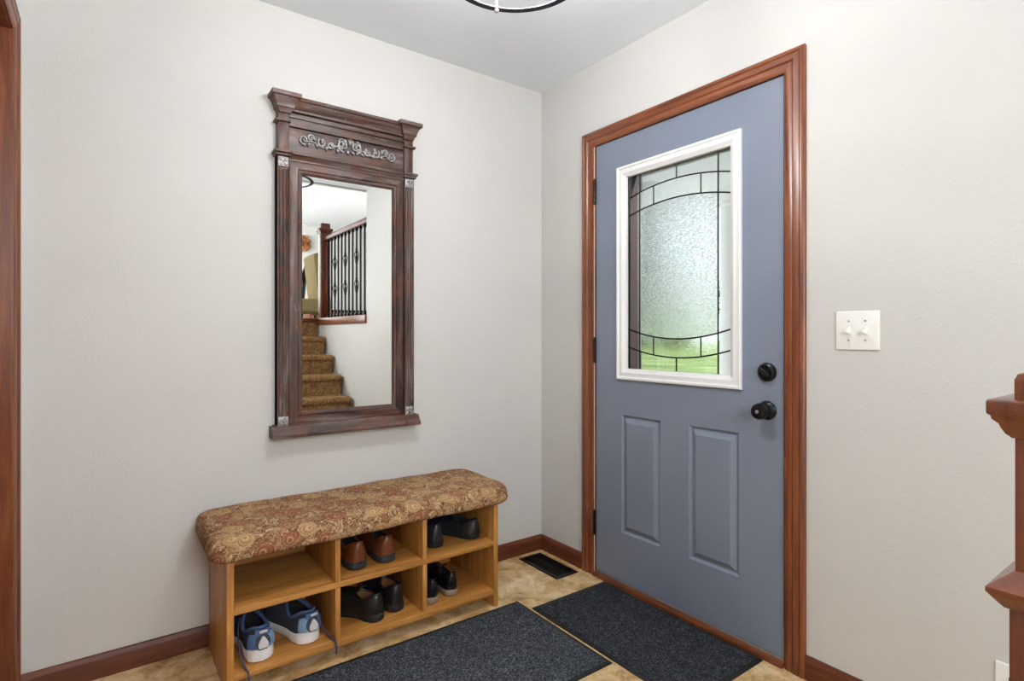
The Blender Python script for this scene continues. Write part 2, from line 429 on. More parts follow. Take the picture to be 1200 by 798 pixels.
for (p, q) in (((DY0, DZ0), (DY1, DZ0)), ((DY1, DZ0), (DY1, DZ1)), ((DY1, DZ1), (DY0, DZ1)), ((DY0, DZ1), (DY0, DZ0)),
               ((-.572, .96), (-1.1555, .96)), ((-1.1555, .96), (-1.1555, 1.889)), ((-1.1555, 1.889), (-.572, 1.889)), ((-.572, 1.889), (-.572, .96))):
    b.faces.new([vx(DX, *p), vx(DX, *q), vx(DX+bt, *q), vx(DX+bt, *p)])
bmesh.ops.remove_doubles(b, verts=b.verts, dist=1e-5)
obj('door_slab', b, M_door, door, smooth=25)
lite = [(0, 0), (0, .011), (.003, .013), (.01, .013), (.014, .009), (.02, .0085), (.026, .011), (.032, .0105), (.042, .003), (.048, .0), (.05, -.012)]
b = B(); moulding(b, -1.165, .943, -.549, 1.904, lite, lambda a, c, h: (DX-h, a, c)); lf = obj('glass_frame', b, M_whitepaint, door, 30, label='white moulded frame around the glass')
YC = -.8595
def arcz(dy, z0, k): return z0-k*dy*dy
K_ = .52
ARC = [(1.795, K_), (1.715, K_), (1.128, -.62), (1.05, -.58)]
GX = .02
def pane(name, polygon, mat, label):
    b = B(); prism(b, polygon, lambda p, q, t: (t, p, q), GX-.002, GX+.002); return obj(name, b, mat, door, 20, label=label)
def arcpts(y0, y1, ar, n=14): return [(y0+(y1-y0)*i/n, arcz(y0+(y1-y0)*i/n-YC, *ar)) for i in range(n+1)]
yl, yr, yL, yR, zb, zt = YC+.195, YC-.195, -.574, -1.153, .962, 1.887
pane('textured_pane', arcpts(yl, yr, ARC[2])+arcpts(yr, yl, ARC[1]), M_obscure, 'large wavy obscure centre pane')
for ya, yb2 in ((yl, yr),):
    pane('band_pane', arcpts(ya, yb2, ARC[1])+arcpts(yb2, ya, ARC[0]), M_band, 'curved upper band pane')
    pane('band_pane', arcpts(ya, yb2, ARC[3])+arcpts(yb2, ya, ARC[2]), M_band, 'curved lower band pane')
    pane('clear_pane', [(ya, zt), (yb2, zt)]+arcpts(yb2, ya, ARC[0]), M_clear, 'clear top pane')
    pane('clear_pane', [(ya, zb), (yb2, zb)]+arcpts(yb2, ya, ARC[3]), M_clear, 'clear bottom pane')
pane('clear_pane', [(yl, zb), (yL, zb), (yL, zt), (yl, zt)], M_clear, 'clear hinge-side strip pane')
pane('clear_pane', [(yr, zb), (yR, zb), (yR, zt), (yr, zt)], M_clear, 'clear knob-side strip pane')
b = B(); r = .0032
for ar in ARC: tube(b, [(GX, y, z) for y, z in arcpts(yL, yR, ar, 26)], r, 6)
for yy in (yl, yr, -.603, ): tube(b, [(GX, yy, zb), (GX, yy, zt)], r, 6)
tube(b, [(GX, yL, 1.859), (GX, yR, 1.859)], r, 6)
for s in (.118, -.118):
    for a1, a2 in ((0, 1), (2, 3)): tube(b, [(GX, YC+s, arcz(s, *ARC[a1])), (GX, YC+s, arcz(s, *ARC[a2]))], r, 6)
tube(b, [(GX, YC, zt), (GX, YC, ARC[0][0])], r, 6); tube(b, [(GX, YC, zb), (GX, YC, ARC[3][0])], r, 6)
obj('leaded_came', b, M_came, door)
b = B(); lathe(b, [(.0, 0), (.033, 0), (.034, .004), (.03, .01), (.017, .014), (.0145, .022), (.0145, .03), (.019, .034), (.026, .04), (.0285, .05), (.028, .06), (.024, .067), (.014, .07), (.0135, .0685), (0, .0685)], (DX, -1.262, .878), '-x', 36)
kb = obj('door_knob', b, M_black, door)
b = B(); lathe(b, [(0, 0), (.0065, 0), (.0065, .002), (0, .002)], (DX-.0685, -1.262, .878), '-x', 16); box(b, DX-.0735, -1.267, .877, DX-.0695, -1.257, .8795, .0008); obj('key_button', b, M_alu, kb, label='small metal turn button')
b = B(); lathe(b, [(0, 0), (.033, 0), (.034, .005), (.031, .014), (.024, .018), (.022, .0155), (0, .0155)], (DX, -1.2625, 1.013), '-x', 36)
db = obj('deadbolt', b, M_black, door)
b = B(); lathe(b, [(0, 0), (.009, 0), (.009, .01), (0, .01)], (DX-.0155, -1.2625, 1.013), '-x', 20)
box(b, -.022, -.005, -.006, .0, .005, .006, .003); 
for v in b.verts[-0:]: pass
obj('turn_collar', b, M_black, db) if False else b.free()
b = B(); box(b, -.008, -.022, -.0075, .008, .022, .0075, .005, 3); bmesh.ops.rotate(b, verts=b.verts, matrix=Matrix.Rotation(.7, 3, 'X')); bmesh.ops.translate(b, verts=b.verts, vec=(DX-.022, -1.2625, 1.013))
obj('thumb_turn', b, M_black, db)
for z in (1.828, 1.073, .252):
    b = B()
    for k in range(5): lathe(b, [(.0, 0), (.0068, 0), (.0068, .0212), (0, .0212)], (-.005, -.4075, z-.055+k*.022), 'z', 14)
    lathe(b, [(0, 0), (.005, 0), (.003, .006), (0, .007)], (-.005, -.4075, z+.055), 'z', 12); lathe(b, [(0, 0), (.005, 0), (.003, .006), (0, .007)], (-.005, -.4075, z-.055), '-z', 12)
    box(b, -.004, -.4035, z-.055, .004, -.4085, z+.055)
    obj('hinge', b, M_black, door)

# storm door beyond
M_maroon = plain('maroon_enamel', srgb(192, 116, 130), .4, var=.03)
sd = thing('door_2', None, None, (.14, DY0, .03), kind='structure')
b = B(); moulding(b, -1.327, .02, -.404, 2.045, [(0, 0), (0, .025), (.146, .025), (.148, .02), (.148, 0)], lambda a, c, h: (.155-h, a, c)); obj('storm_frame', b, M_maroon, sd)
b = B(); moulding(b, -1.327+.148, .168, -.404-.148, 1.897, [(0, .0), (0, .02), (.009, .02), (.009, 0)], lambda a, c, h: (.153-h, a, c)); obj('gasket', b, M_whitepaint, sd, label='white glazing gasket')
b = B(); box(b, .142, -1.172, .174, .146, -.559, 1.891); obj('storm_pane', b, M_clear, sd, 0)

# ---------------------------------------------------------------- porch and garden
def siding():
    m = M('porch_soffit', .5); v = m.co()
    wv = m.node('ShaderNodeTexWave'); wv.bands_direction = 'X'; wv.inputs['Scale'].default_value = 5; m.l(v, wv.inputs['Vector'])
    m.col(m.ramp(wv.outputs[0], [(.05, srgb(150, 152, 152)), (.16, srgb(236, 238, 238))])); m.bump(wv.outputs[0], .3, .01); return m.m
b = B(); box(b, .12, -2.45, -.16, 1.85, 3.0, -.04); box(b, 1.86, -1.6, -.21, 4.5, .4, -.16); struct('porch_floor', b, plain('concrete', srgb(200, 198, 192), .8))
b = B(); box(b, .12, -2.45, 2.38, 1.7, 3.0, 2.44); struct('porch_ceiling', b, siding(), smooth=0)
b = B(); box(b, 1.5, -2.45, 2.15, 1.7, 3.0, 2.38, .006); struct('porch_beam', b, M_whitepaint)
PX, PY = 1.6, -.095
col = thing('porch_column', 'round white porch column seen through the right edge of the door glass', 'column', (PX, PY, -.04))
b = B(); lathe(b, [(.0, 0), (.068, 0), (.068, .02), (.066, .4), (.06, 1.9), (.06, 1.98), (0, 1.98)], (PX, PY, .05), 'z', 32); obj('shaft', b, M_whitepaint, col)
b = B(); lathe(b, [(0, 0), (.062, 0), (.072, .01), (.072, .025), (.062, .03), (.066, .04), (.088, .065), (.09, .075), (0, .075)], (PX, PY, 2.03), 'z', 32); box(b, PX-.098, PY-.098, 2.105, PX+.098, PY+.098, 2.15, .004); obj('capital', b, M_whitepaint, col)
b = B(); box(b, PX-.1, PY-.1, -.04, PX+.1, PY+.1, .0, .004); lathe(b, [(0, 0), (.09, 0), (.093, .02), (.08, .035), (.07, .05), (0, .05)], (PX, PY, .0), 'z', 32); obj('base', b, M_whitepaint, col)

def grass():
    m = M('lawn', .9, spec=.1); v = m.co()
    n = m.noise(v, .5, 5); n2 = m.noise(v, 40, 3)
    m.col(m.mix(.5, m.ramp(n.outputs[0], [(.35, srgb(92, 118, 72)), (.65, srgb(138, 158, 106))]), m.ramp(n2.outputs[0], [(.3, (.5, .5, .4, 1)), (.7, (1, 1, 1, 1))]), 'MULTIPLY'))
    return m.m
b = B(); box(b, .12, -60, -.5, 120, 120, -.2); struct('lawn', b, grass(), smooth=0)
def leaf_mat(name, c1, c2):
    m = M(name, .6, spec=.2); v = m.co(); n = m.noise(v, 2.5, 4)
    m.col(m.ramp(n.outputs[0], [(.3, c1), (.7, c2)])); return m.m
M_leaf = [leaf_mat('leaf_a', srgb(52, 84, 40), srgb(110, 142, 70)), leaf_mat('leaf_b', srgb(70, 98, 44), srgb(140, 160, 84)), leaf_mat('leaf_c', srgb(40, 66, 40), srgb(86, 116, 66))]
M_bark = plain('bark', srgb(92, 74, 58), .9, var=.2, scale=8)
def foliage(c, r, n, s, rng):
    b = B(); c = Vector(c)
    for _ in range(n):
        d = Vector(rng.normal(size=3)); d.normalize(); k = rng.uniform(.45, 1)**.6
        p = c+Vector((d.x*r[0]*k, d.y*r[1]*k, d.z*r[2]*k))
        a = Vector(rng.normal(size=3)).normalized(); e = a.orthogonal().normalized(); f2 = a.cross(e); q = s*rng.uniform(.6, 1.3)
        b.faces.new([b.verts.new(p+e*q), b.verts.new(p+f2*q*.55), b.verts.new(p-e*q), b.verts.new(p-f2*q*.55)])
    return b
def tree(loc, h, r, li, label, n=1500, low=.35):
    rng = np.random.default_rng(int(abs(loc[0]*31+loc[1]*7)))
    t = thing('garden_tree', label, 'tree', (*loc, -.2), group='trees beyond the lawn')
    b = B(); tube(b, [(loc[0], loc[1], -.25), (loc[0]+.05, loc[1], h*.3), (loc[0]-.05, loc[1]+.1, h*.75)], [.22, .16, .06], 10); obj('trunk', b, M_bark, t)
    obj('crown', foliage((loc[0], loc[1], h*(low+1)/2), (r, r, h*(1-low)/2), n, .24, rng), M_leaf[li], t, 0)
    return t
tree((12, 5.3), 8, 1.2, 1, 'yellow green tree nearest the house, beside the white porch column through the door glass', low=.1)
tree((14.5, 13.2), 8, 1.5, 0, 'mid green tree seen through the left strip of the door glass', low=.15)
tree((52, 37), 8.5, 3.8, 2, 'dark green tree far across the lawn, towards the right of the door glass', 1500, .2)
tree((56, 44.5), 10, 4.2, 0, 'tallest far tree across the lawn, near the middle of the door glass', 1500, .2)
tree((46, 47.5), 7.5, 2.6, 1, 'yellow green tree far across the lawn, towards the left of the door glass', 1500, .2)
for i, (x, y, rr) in enumerate(((44, 42.5, 1.7), (44, 37.5, 1.8), (43.5, 33, 1.5))):
    rng = np.random.default_rng(50+i)
    o = obj('hedge_shrub', foliage((x, y, .7), (rr, rr, .95), 900, .22, rng), M_leaf[(2, 0, 1)[i]], None, 0)
    props(o, ('leftmost', 'middle', 'rightmost')[i]+' of the green shrubs along the far edge of the lawn', 'shrub', 'shrubs along the lawn')

# ---------------------------------------------------------------- stair hall and upper floor (seen in the mirror)
FU = 1.316
st = thing('staircase', 'brown carpeted stairs rising along the right wall, reflected in the mirror', 'stairs', (-.4, -2.36, 0))
RUN, RISE = .26, FU/7
for i in range(6):
    y0 = -2.36-i*RUN; b = B()
    pf = [(0.0, i*RISE)]
    zt_ = (i+1)*RISE
    pf += [(.0, zt_-.055), (-.022, zt_-.05), (-.03, zt_-.03), (-.026, zt_-.012), (-.012, zt_), (RUN+.03, zt_), (RUN+.03, i*RISE)]
    prism(b, pf, lambda p, q, t: (t, y0-p, q), -.80, -.016)
    bmesh.ops.bevel(b, geom=[e for e in b.edges if abs(e.verts[0].co.x-e.verts[1].co.x) < 1e-6], offset=.012, segments=3, affect='EDGES')
    obj('step', b, M_carpet, st)
b = B(); box(b, -.80, -3.92, 6*RISE, -.016, -3.95, FU-.03); obj('top_riser', b, M_carpet, st)
b = B(); box(b, -2.25, -11.4, FU-.2, 4.1, -3.95, FU); box(b, .12, -3.95, FU-.2, 4.1, -2.65, FU); struct('floor_upper', b, plain('upper_carpet', srgb(150, 142, 128), .95, bump=.4), smooth=0)
b = B(); box(b, -.80, -3.96, FU-.035, -.0, -3.9, FU+.011, .008); struct('trim_3', b, M_trim['x'])
b = B(); box(b, -.018, -3.95, 1.25, .138, -2.53, FU+.011, .006); struct('trim_4', b, M_trim['y'])
CU = 3.756
b = B(); box(b, -2.3, -11.4, CU, 4.2, -2.5, CU+.1); struct('ceiling_upper', b, M_ceil, smooth=0)
b = B(); box(b, -2.3, -11.5, FU-.2, 4.2, -11.38, CU); box(b, -2.3, -11.5, -.1, -2.25, -2.6, CU); box(b, -2.3, -4.3, -.1, 0, -4.2, FU-.2); struct('wall_far', b, M_wall, smooth=0)
b = B(); box(b, 4.1, -11.4, FU-.2, 4.2, -2.5, CU); struct('wall_upper_right', b, M_wall, smooth=0)
b = B(); box(b, -2.3, -2.6, H, 4.2, -2.53, CU); box(b, .12, -2.6, -.1, 4.2, -2.53, H); struct('wall_bulkhead', b, M_wall, smooth=0)

def newel_parts(x, y, z0, w, hcap, top, parent, mats, zcol=None, lowb=0):
    h = w/2
    b = B(); box(b, x-h, y-h, z0, x+h, y+h, hcap-.02, .003); obj('post', b, mats['z'], parent)
    b = B(); box(b, x-h-.026, y-h-.026, hcap-.022, x+h+.026, y+h+.026, hcap, .004, 3)
    def ringm(prof):
        moulding(b, x-h-.03, y-h-.03, x+h+.03, y+h+.03, prof, lambda a, c, q: (a, c, q))
    ringm([(.008, hcap-.021), (.01, hcap-.028), (.016, hcap-.034), (.018, hcap-.04), (.022, hcap-.048), (.028, hcap-.054), (.03, hcap-.054)])
    obj('cap', b, mats['x'], parent)
    b = B(); box(b, x-h, y-h, hcap, x+h, y+h, top-.012); moulding(b, x-h, y-h, x+h, y+h, [(0, top-.012), (.003, top-.004), (.012, top), (.02, top+.002)], lambda a, c, q: (a, c, q))
    b.faces.new([b.verts.new((x+sx*(h-.02), y+sy*(h-.02), top+.002)) for sx, sy in ((-1, -1), (1, -1), (1, 1), (-1, 1))]); bmesh.ops.remove_doubles(b, verts=b.verts, dist=1e-5)
    obj('top_block', b, mats['z'], parent)
    if zcol:
        b = B(); moulding(b, x-h-.026, y-h-.026, x+h+.026, y+h+.026, [(.026, zcol+.026), (.004, zcol+.006), (0, zcol+.002), (0, zcol-.004), (.006, zcol-.012), (.012, zcol-.02), (.017, zcol-.026), (.026, zcol-.026)], lambda a, c, q: (a, c, q)); obj('collar', b, mats['x'], parent)
        b = B(); box(b, x-h-.005, y-h-.005, z0, x+h+.005, y+h+.005, zcol-.02, .003); obj('plinth', b, mats['z'], parent)
nx, ny = -.817, -2.151
nw = thing('newel_post', 'reddish wood newel post with wide cap at the right edge, foot of the stairs', 'newel post', (nx, ny, 0))
newel_parts(nx, ny, 0, .09, 1.0546, 1.094, nw, M_post, .789)
nu = thing('newel_post', 'reddish wood newel post at the top of the stairs, reflected in the mirror', 'newel post', (.06, -3.87, FU))
newel_parts(.04, -3.86, FU+.011, .10, 2.30, 2.36, nu, M_post, None)
rl = thing('stair_railing', 'wooden handrail with black basket balusters above the stairs, reflected in the mirror', 'railing', (.06, -3.2, FU+.011))
b = B(); prism(b, [(-.022, 0), (.022, 0), (.03, .012), (.03, .034), (.02, .05), (-.02, .05), (-.03, .034), (-.03, .012)], lambda p, q, t: (.05+p, t, 2.17+q), -3.808, -2.54); obj('handrail', b, M_post['y'], rl)
def baluster(y, basket):
    b = B(); x = .05; r = .0075
    box(b, x-r, y-r, FU+.011, x+r, y+r, 2.172)
    box(b, x-.016, y-.016, FU+.011, x+.016, y+.016, FU+.04, .004); box(b, x-.014, y-.014, 2.14, x+.014, y+.014, 2.172, .004)
    if basket:
        for zc in (1.62, 1.90):
            for k in range(4):
                tube(b, [(x+math.cos(k*PI/2+t*3)*(.006+.016*math.sin(PI*t)), y+math.sin(k*PI/2+t*3)*(.006+.016*math.sin(PI*t)), zc-.06+.12*t) for t in [q/8 for q in range(9)]], .0035, 5)
            for s in (-.065, .065): box(b, x-.011, y-.011, zc+s-.006, x+.011, y+.011, zc+s+.006, .003)
    obj('baluster', b, M_black, rl)
for k in range(12): baluster(-2.60-k*.104, k % 3 == 0)

# things of the upper room
WX, WZ = 1.86, 3.32
wr = thing('flower_wreath', 'orange and brown dried wreath on the far white wall, reflected in the mirror', 'wreath', (WX, -11.36, WZ))
b = B()
for k in range(90):
    a = random.uniform(0, 2*PI); rr = random.uniform(.06, .19); c = Vector((WX+math.cos(a)*rr, -11.3+random.uniform(-.03, .03), WZ+math.sin(a)*rr-.02*math.cos(2*a)))
    blob(b, c, (random.uniform(.025, .05),)*2+(random.uniform(.025, .055),), 1, .4, k)
obj('foliage_ring', b, leaf_mat('autumn', srgb(110, 60, 28), srgb(190, 130, 80)), wr)
b = B(); tube(b, [(WX+math.cos(q*PI/12)*.13, -11.34, WZ+math.sin(q*PI/12)*.13) for q in range(24)], .025, 8, True); obj('twig_hoop', b, M_bark, wr)
ch = thing('high_back_chair', 'tan high-backed slipper chair beside the upper newel post, reflected in the mirror', 'chair', (.66, -5.9, FU), )
M_tan = plain('tan_fabric', srgb(176, 156, 112), .9, var=.05, bump=.2)
cx0, cy0 = .5, -5.5
b = B(); prism(b, [(.445, .1), (.40, .45), (.352, .9), (.38, .93), (.52, .9), (.56, .45), (.6, .1)], lambda p, q, t: (p, t, FU+q), cy0+.22, cy0-.28); bmesh.ops.bevel(b, geom=b.edges[:], offset=.012, segments=3, affect='EDGES'); obj('backrest', b, M_tan, ch)
b = B(); roundbox(b, -.08, cy0-.28, FU+.12, .46, cy0+.22, FU+.31, .04); obj('seat', b, M_tan, ch)
for p, q in ((.5, .19), (.5, -.25), (-.04, .19), (-.04, -.25)):
    b = B(); box(b, p-.022, cy0+q-.022, FU, p+.022, cy0+q+.022, FU+.13, .004); obj('leg', b, M_post['z'], ch)
sx_, sy_ = .62, -6.9
sd2 = thing('exercise_machine', 'dark exercise machine with slanted arm beyond the tan chair, reflected in the mirror', 'exercise machine', (sx_, sy_, FU))
b = B(); tube(b, [(sx_, sy_, FU+.03), (sx_+.04, sy_, FU+.5), (sx_+.06, sy_, FU+.72)], .035, 8); obj('mast', b, M_black, sd2)
b = B(); box(b, sx_-.3, sy_-.12, FU+.68, sx_+.2, sy_+.12, FU+.78, .02); obj('console', b, M_black, sd2)
b = B(); tube(b, [(sx_+.02, sy_, FU+.76), (sx_+.14, sy_, FU+1.02)], .035, 8); obj('arm', b, M_black, sd2)
b = B(); box(b, sx_-.4, sy_-.25, FU, sx_+.3, sy_+.25, FU+.04, .01); obj('base', b, M_rubber, sd2)
cb = thing('media_console', 'low wooden console with dark top far behind the balusters, reflected in the mirror', 'console', (2.6, -11.1, FU))
b = B(); box(b, 1.9, -11.3, FU, 3.6, -10.85, FU+.36, .01); obj('body', b, M_trim['x'], cb)
b = B(); box(b, 1.86, -11.32, FU+.36, 3.64, -10.8, FU+.42, .01); obj('top', b, M_rubber, cb)
for k in range(3):
    b = B(); box(b, 1.94+k*.55, -10.85, FU+.05, 2.46+k*.55, -10.83, FU+.33, .006); dd = obj('door', b, M_trim['x'], cb)
    b = B(); blob(b, (2.4+k*.55, -10.815, FU+.2), (.015, .015, .015), 1); obj('knob', b, M_black, dd)
for k in range(2):
    q = thing('recessed_light', ('recessed ceiling light above the railing, reflected in the mirror', 'recessed ceiling light farther left in the upper ceiling')[k], 'ceiling light', ((1.9, -8.2, CU), (.2, -8.6, CU))[k], group='recessed lights upstairs')
    x, y = ((1.9, -8.2), (.2, -8.6))[k]
    b = B(); lathe(b, [(.09, 0), (.09, -.006), (.065, -.006), (.065, 0)], (x, y, CU), 'z', 24); obj('trim_ring', b, M_whitepaint, q)
    b = B(); lathe(b, [(0, -.004), (.064, -.004), (.064, -.001), (0, -.001)], (x, y, CU), 'z', 24); obj('lens', b, emit('downlight', (1, .95, .88, 1), 12), q)

# ---------------------------------------------------------------- wall mirror
MX = -1.062
mir = thing('wall_mirror', 'tall distressed dark wood mirror with silver scroll ornament on the back wall', 'mirror', (MX, 0, .742))
def hx(bm, x0, x1, z0, z1, y1, y0=-.0, bev=.0015): box(bm, x0, -y1, z0, x1, -y0, z1, bev, 2)
b = B(); hx(b, MX-.25, MX+.25, .78, 2.05, .02); obj('backing', b, M_fz, mir)
b = B(); hx(b, MX-.196, MX+.196, .84, 1.79, .0235, .0205, 0); obj('mirror_glass', b, M_mirror, mir, 0)
# inner frame around the glass
b = B(); moulding(b, MX-.242, .79, MX+.242, 1.834, [(0, .02), (0, .036), (.004, .038), (.03, .037), (.033, .033), (.036, .035), (.042, .034), (.048, .027), (.0505, .0236)], lambda a, c, h: (a, -h, c))
obj('inner_frame', b, [M_fz, M_fx], mir, 30)
SIL = []
def side(sg):
    f = lambda u: MX+sg*u
    b = B()
    # shaft of the pilaster with flutes cut between ridges
    hx(b, f(.244), f(.29), .784, 1.842, .04)
    for k in range(3):
        u = .2545+k*.0125
        tube(b, [(f(u), -.0405, .845), (f(u), -.0405, 1.79)], .0047, 8)
    hx(b, f(.244), f(.248), .784, 1.842, .046); hx(b, f(.286), f(.29), .784, 1.842, .044)
    ps = obj('pilaster', b, M_fz, mir, 30)
    b = B(); hx(b, f(.246), f(.286), 1.846, 1.98, .042); hx(b, f(.246), f(.286), 1.98, 2.015, .042)
    hx(b, f(.240), f(.297), 1.977, 1.987, .052, 0, .003); obj('upper_block', b, M_fz, ps)
    b = B()
    hx(b, f(.237), f(.303), 1.853, 1.864, .062, 0, .003); hx(b, f(.240), f(.298), 1.843, 1.853, .054, 0, .003); obj('pilaster_cap', b, M_fx, ps)
    b = B()
    moul = [(.0, 2.067), (.004, 2.06), (.01, 2.045), (.013, 2.036), (.013, 2.03), (.017, 2.028), (.021, 2.02), (.024, 2.012)]
    # stepped crown of the capital, wider at the top
    for (u0, u1, d, z0, z1) in ((.207, .317, .082, 2.068, 2.086),):
        hx(b, f(u0), f(u1), z0, z1, d, 0, .004)
    rings = []
    for o_, z in moul:
        u0, u1, d = .217+o_, .308-o_, .074-o_
        rings.append([b.verts.new(p) for p in ((f(u0), 0, z), (f(u0), -d, z), (f(u1), -d, z), (f(u1), 0, z))])
    for r0, r1 in zip(rings, rings[1:]):
        for k in range(3): b.faces.new((r0[k], r0[k+1], r1[k+1], r1[k]))
    b.faces.new(rings[0]); b.faces.new(rings[-1])
    obj('capital', b, M_fx, ps, 30)
    for z in (1.8205, .8065):
        b = B(); hx(b, f(.2485), f(.2865), z-.019, z+.019, .0455, .038, .001)
        cxx = f(.2675)
        for dx in (-1, 1):
            for dz in (-1, 1):
                blob(b, (cxx+dx*.0088, -.0465, z+dz*.0088), (.0076, .0034, .0076), 2)
        blob(b, (cxx, -.0475, z), (.0045, .003, .0045), 2)
        obj('rosette', b, M_silver, ps, label='silver square rosette')
side(-1); side(1)
# cornice between the capitals, frieze, lower mould
def run(prof, u, name, mat):
    b = B(); prism(b, prof, lambda p, q, t: (t, -p, q), MX-u, MX+u); return obj(name, b, mat, mir, 30)
run([(0, 2.079), (.062, 2.079), (.064, 2.074), (.064, 2.066), (.058, 2.062), (.056, 2.055), (.046, 2.04), (.042, 2.034), (.046, 2.031), (.046, 2.024), (.03, 2.022), (.03, 2.016), (.037, 2.014), (.036, 2.004), (.030, 2.0), (.029, 1.978), (.036, 1.976), (.036, 1.968), (.0, 1.966)], .246, 'cornice', M_fx)
fz = run([(0, 1.966), (.024, 1.966), (.024, 1.868), (0, 1.868)], .247, 'frieze_panel', M_fx)
run([(0, 1.87), (.04, 1.868), (.05, 1.864), (.05, 1.856), (.044, 1.852), (.038, 1.846), (.034, 1.838), (.042, 1.836), (.042, 1.831), (0, 1.831)], .244, 'lower_moulding', M_fx)
b = B()
prism(b, [(0, .792), (.042, .792), (.05, .784), (.052, .772), (.058, .764), (.066, .754), (.066, .744), (.06, .742), (0, .742)], lambda p, q, t: (t, -p, q), MX-.30, MX+.30)
for s in (-1, 1): prism(b, [(0, .788), (.046, .788), (.056, .774), (.07, .757), (.072, .744), (0, .742)], lambda p, q, t: (t, -p, q), MX+s*.244, MX+s*.311)
obj('sill', b, M_fx, mir, 30)
# scroll ornament
b = B(); OC = Vector((MX, -.026, 1.929))
def sp(cx_, cz_, r0, turns, a0, sgn, ra, rb, n=26):
    pts, rad = [], []
    for i in range(n):
        t = i/(n-1); a = a0+sgn*turns*2*PI*t; r_ = r0*(1-t)**.8+.0015
        pts.append(OC+Vector((cx_+math.cos(a)*r_, -.004-.003*t, cz_+math.sin(a)*r_))); rad.append((ra+(rb-ra)*t)*1.35)
    tube(b, pts, rad, 7)
    blob(b, pts[-1], (.0065, .006, .0065), 1)
def leaf(x, z, ang, ln, wd):
    pts = [OC+Vector((x+math.cos(ang+.6*t)*ln*t, -.003-.004*math.sin(PI*t), z+math.sin(ang+.6*t)*ln*t)) for t in [q/6 for q in range(7)]]
    tube(b, pts, [wd*1.4*q for q in (.4, .85, 1, .95, .75, .45, .12)], 8, flat=.7, up=(0, 1, 0))
for s in (-1, 1):
    q = lambda a: a if s > 0 else PI-a
    sp(s*.027, .003, .023, 1.4, q(-PI/2), s, .0034, .002)
    sp(s*.030, .010, .020, .9, q(PI/2), -s, .003, .002)
    sp(s*.186, -.004, .017, 1.3, q(-PI*.6), s, .0036, .002)
    sp(s*.160, .008, .013, 1.2, q(PI), -s, .003, .002)
    sp(s*.115, -.002, .016, 1.1, q(PI*.3), -s, .0032, .002)
    sp(s*.080, -.006, .014, 1.1, q(PI*.9), s, .0032, .002)
    stem = [OC+Vector((s*(.03+.155*t), -.003, -.012+.008*math.sin(t*2*PI*1.5))) for t in [k/24 for k in range(25)]]
    tube(b, stem, [.0045-.002*k/24 for k in range(25)], 7)
    for (x, z, a, ln, wd) in ((.05, -.012, -1.2, .022, .005), (.068, -.004, .9, .02, .005), (.095, -.012, -1.0, .022, .006), (.105, .004, .8, .018, .005), (.135, -.008, -1.3, .02, .005), (.14, 0, 1.0, .02, .005), (.165, -.012, -.8, .018, .004), (.012, .012, 1.35, .028, .005), (.01, -.012, -1.4, .02, .005)):
        leaf(s*x, z, q(a) if s > 0 else q(a), ln, wd)
leaf(0, .008, PI/2-.3, .032, .005)
obj('scroll_ornament', b, M_silver, fz, 60, label='silver leaf-scroll ornament')

# ---------------------------------------------------------------- storage bench
BX0, BX1, BYF, BYB = -1.583, -.550, -.386, -.016
bench = thing('storage_bench', 'oak shoe bench with paisley cushion and six cubbies under the mirror', 'bench', ((BX0+BX1)/2, (BYF+BYB)/2, 0))
for x0, x1 in ((BX0, BX0+.021), (BX1-.021, BX1)):
    b = B(); box(b, x0, BYF, 0, x1, BYB, .436, .0015); obj('side_panel', b, M_oak['z'], bench)
for z0, z1 in ((.05, .073), (.257, .277)):
    b = B(); box(b, BX0+.0212, BYF+.001, z0, BX1-.0212, BYB, z1, .0012); obj('shelf', b, M_oak['x'], bench)
for x0, x1 in ((-1.240, -1.222), (-.901, -.883)):
    for za, zc in ((.0732, .2568), (.2772, .4303)):
        b = B(); box(b, x0, BYF+.002, za, x1, BYB, zc, .001); obj('divider', b, M_oak['z'], bench)
b = B(); box(b, BX0+.0212, BYF+.02, .4305, BX1-.0212, BYB, .436); obj('dust_cover', b, plain('dark_brown_cloth', srgb(58, 44, 36), .95), bench, label='dark cloth under the cushion')
b = B(); box(b, BX0+.001, BYB+.0002, .03, BX1-.001, BYB+.004, .436); obj('back_panel', b, M_oak['x'], bench)
b = B()
x0, x1, y0, y1, z0, z1 = -1.632, -.494, -.412, -.008, .437, .516
NX, NY = 40, 18
def sup(t, p=3.4): return math.copysign(abs(t)**(2/p), t)
# pillow-like slab: rounded plan outline lofted through height levels
outl = []
rc = .05
for (cx_, cy_, a0) in ((x1-rc, y1-rc, 0), (x0+rc, y1-rc, PI/2), (x0+rc, y0+rc, PI), (x1-rc, y0+rc, 3*PI/2)):
    for k in range(9): a = a0+PI/2*k/8; outl.append((cx_+rc*math.cos(a), cy_+rc*math.sin(a)))
def dens(pts, d=.03):
    out = []
    for i, p in enumerate(pts):
        q = pts[(i+1) % len(pts)]; L = math.dist(p, q); n = max(1, int(L/d))
        for k in range(n): out.append((p[0]+(q[0]-p[0])*k/n, p[1]+(q[1]-p[1])*k/n))
    return out
outl = dens(outl); ccx, ccy = (x0+x1)/2, (y0+y1)/2
def inset(p, d): # towards the inside of the rectangle
    sx = (abs(p[0]-ccx)-d)/abs(p[0]-ccx) if abs(p[0]-ccx) > 1e-6 else 1
    sy = (abs(p[1]-ccy)-d)/abs(p[1]-ccy) if abs(p[1]-ccy) > 1e-6 else 1
    return (ccx+(p[0]-ccx)*max(sx, .02), ccy+(p[1]-ccy)*max(sy, .02))
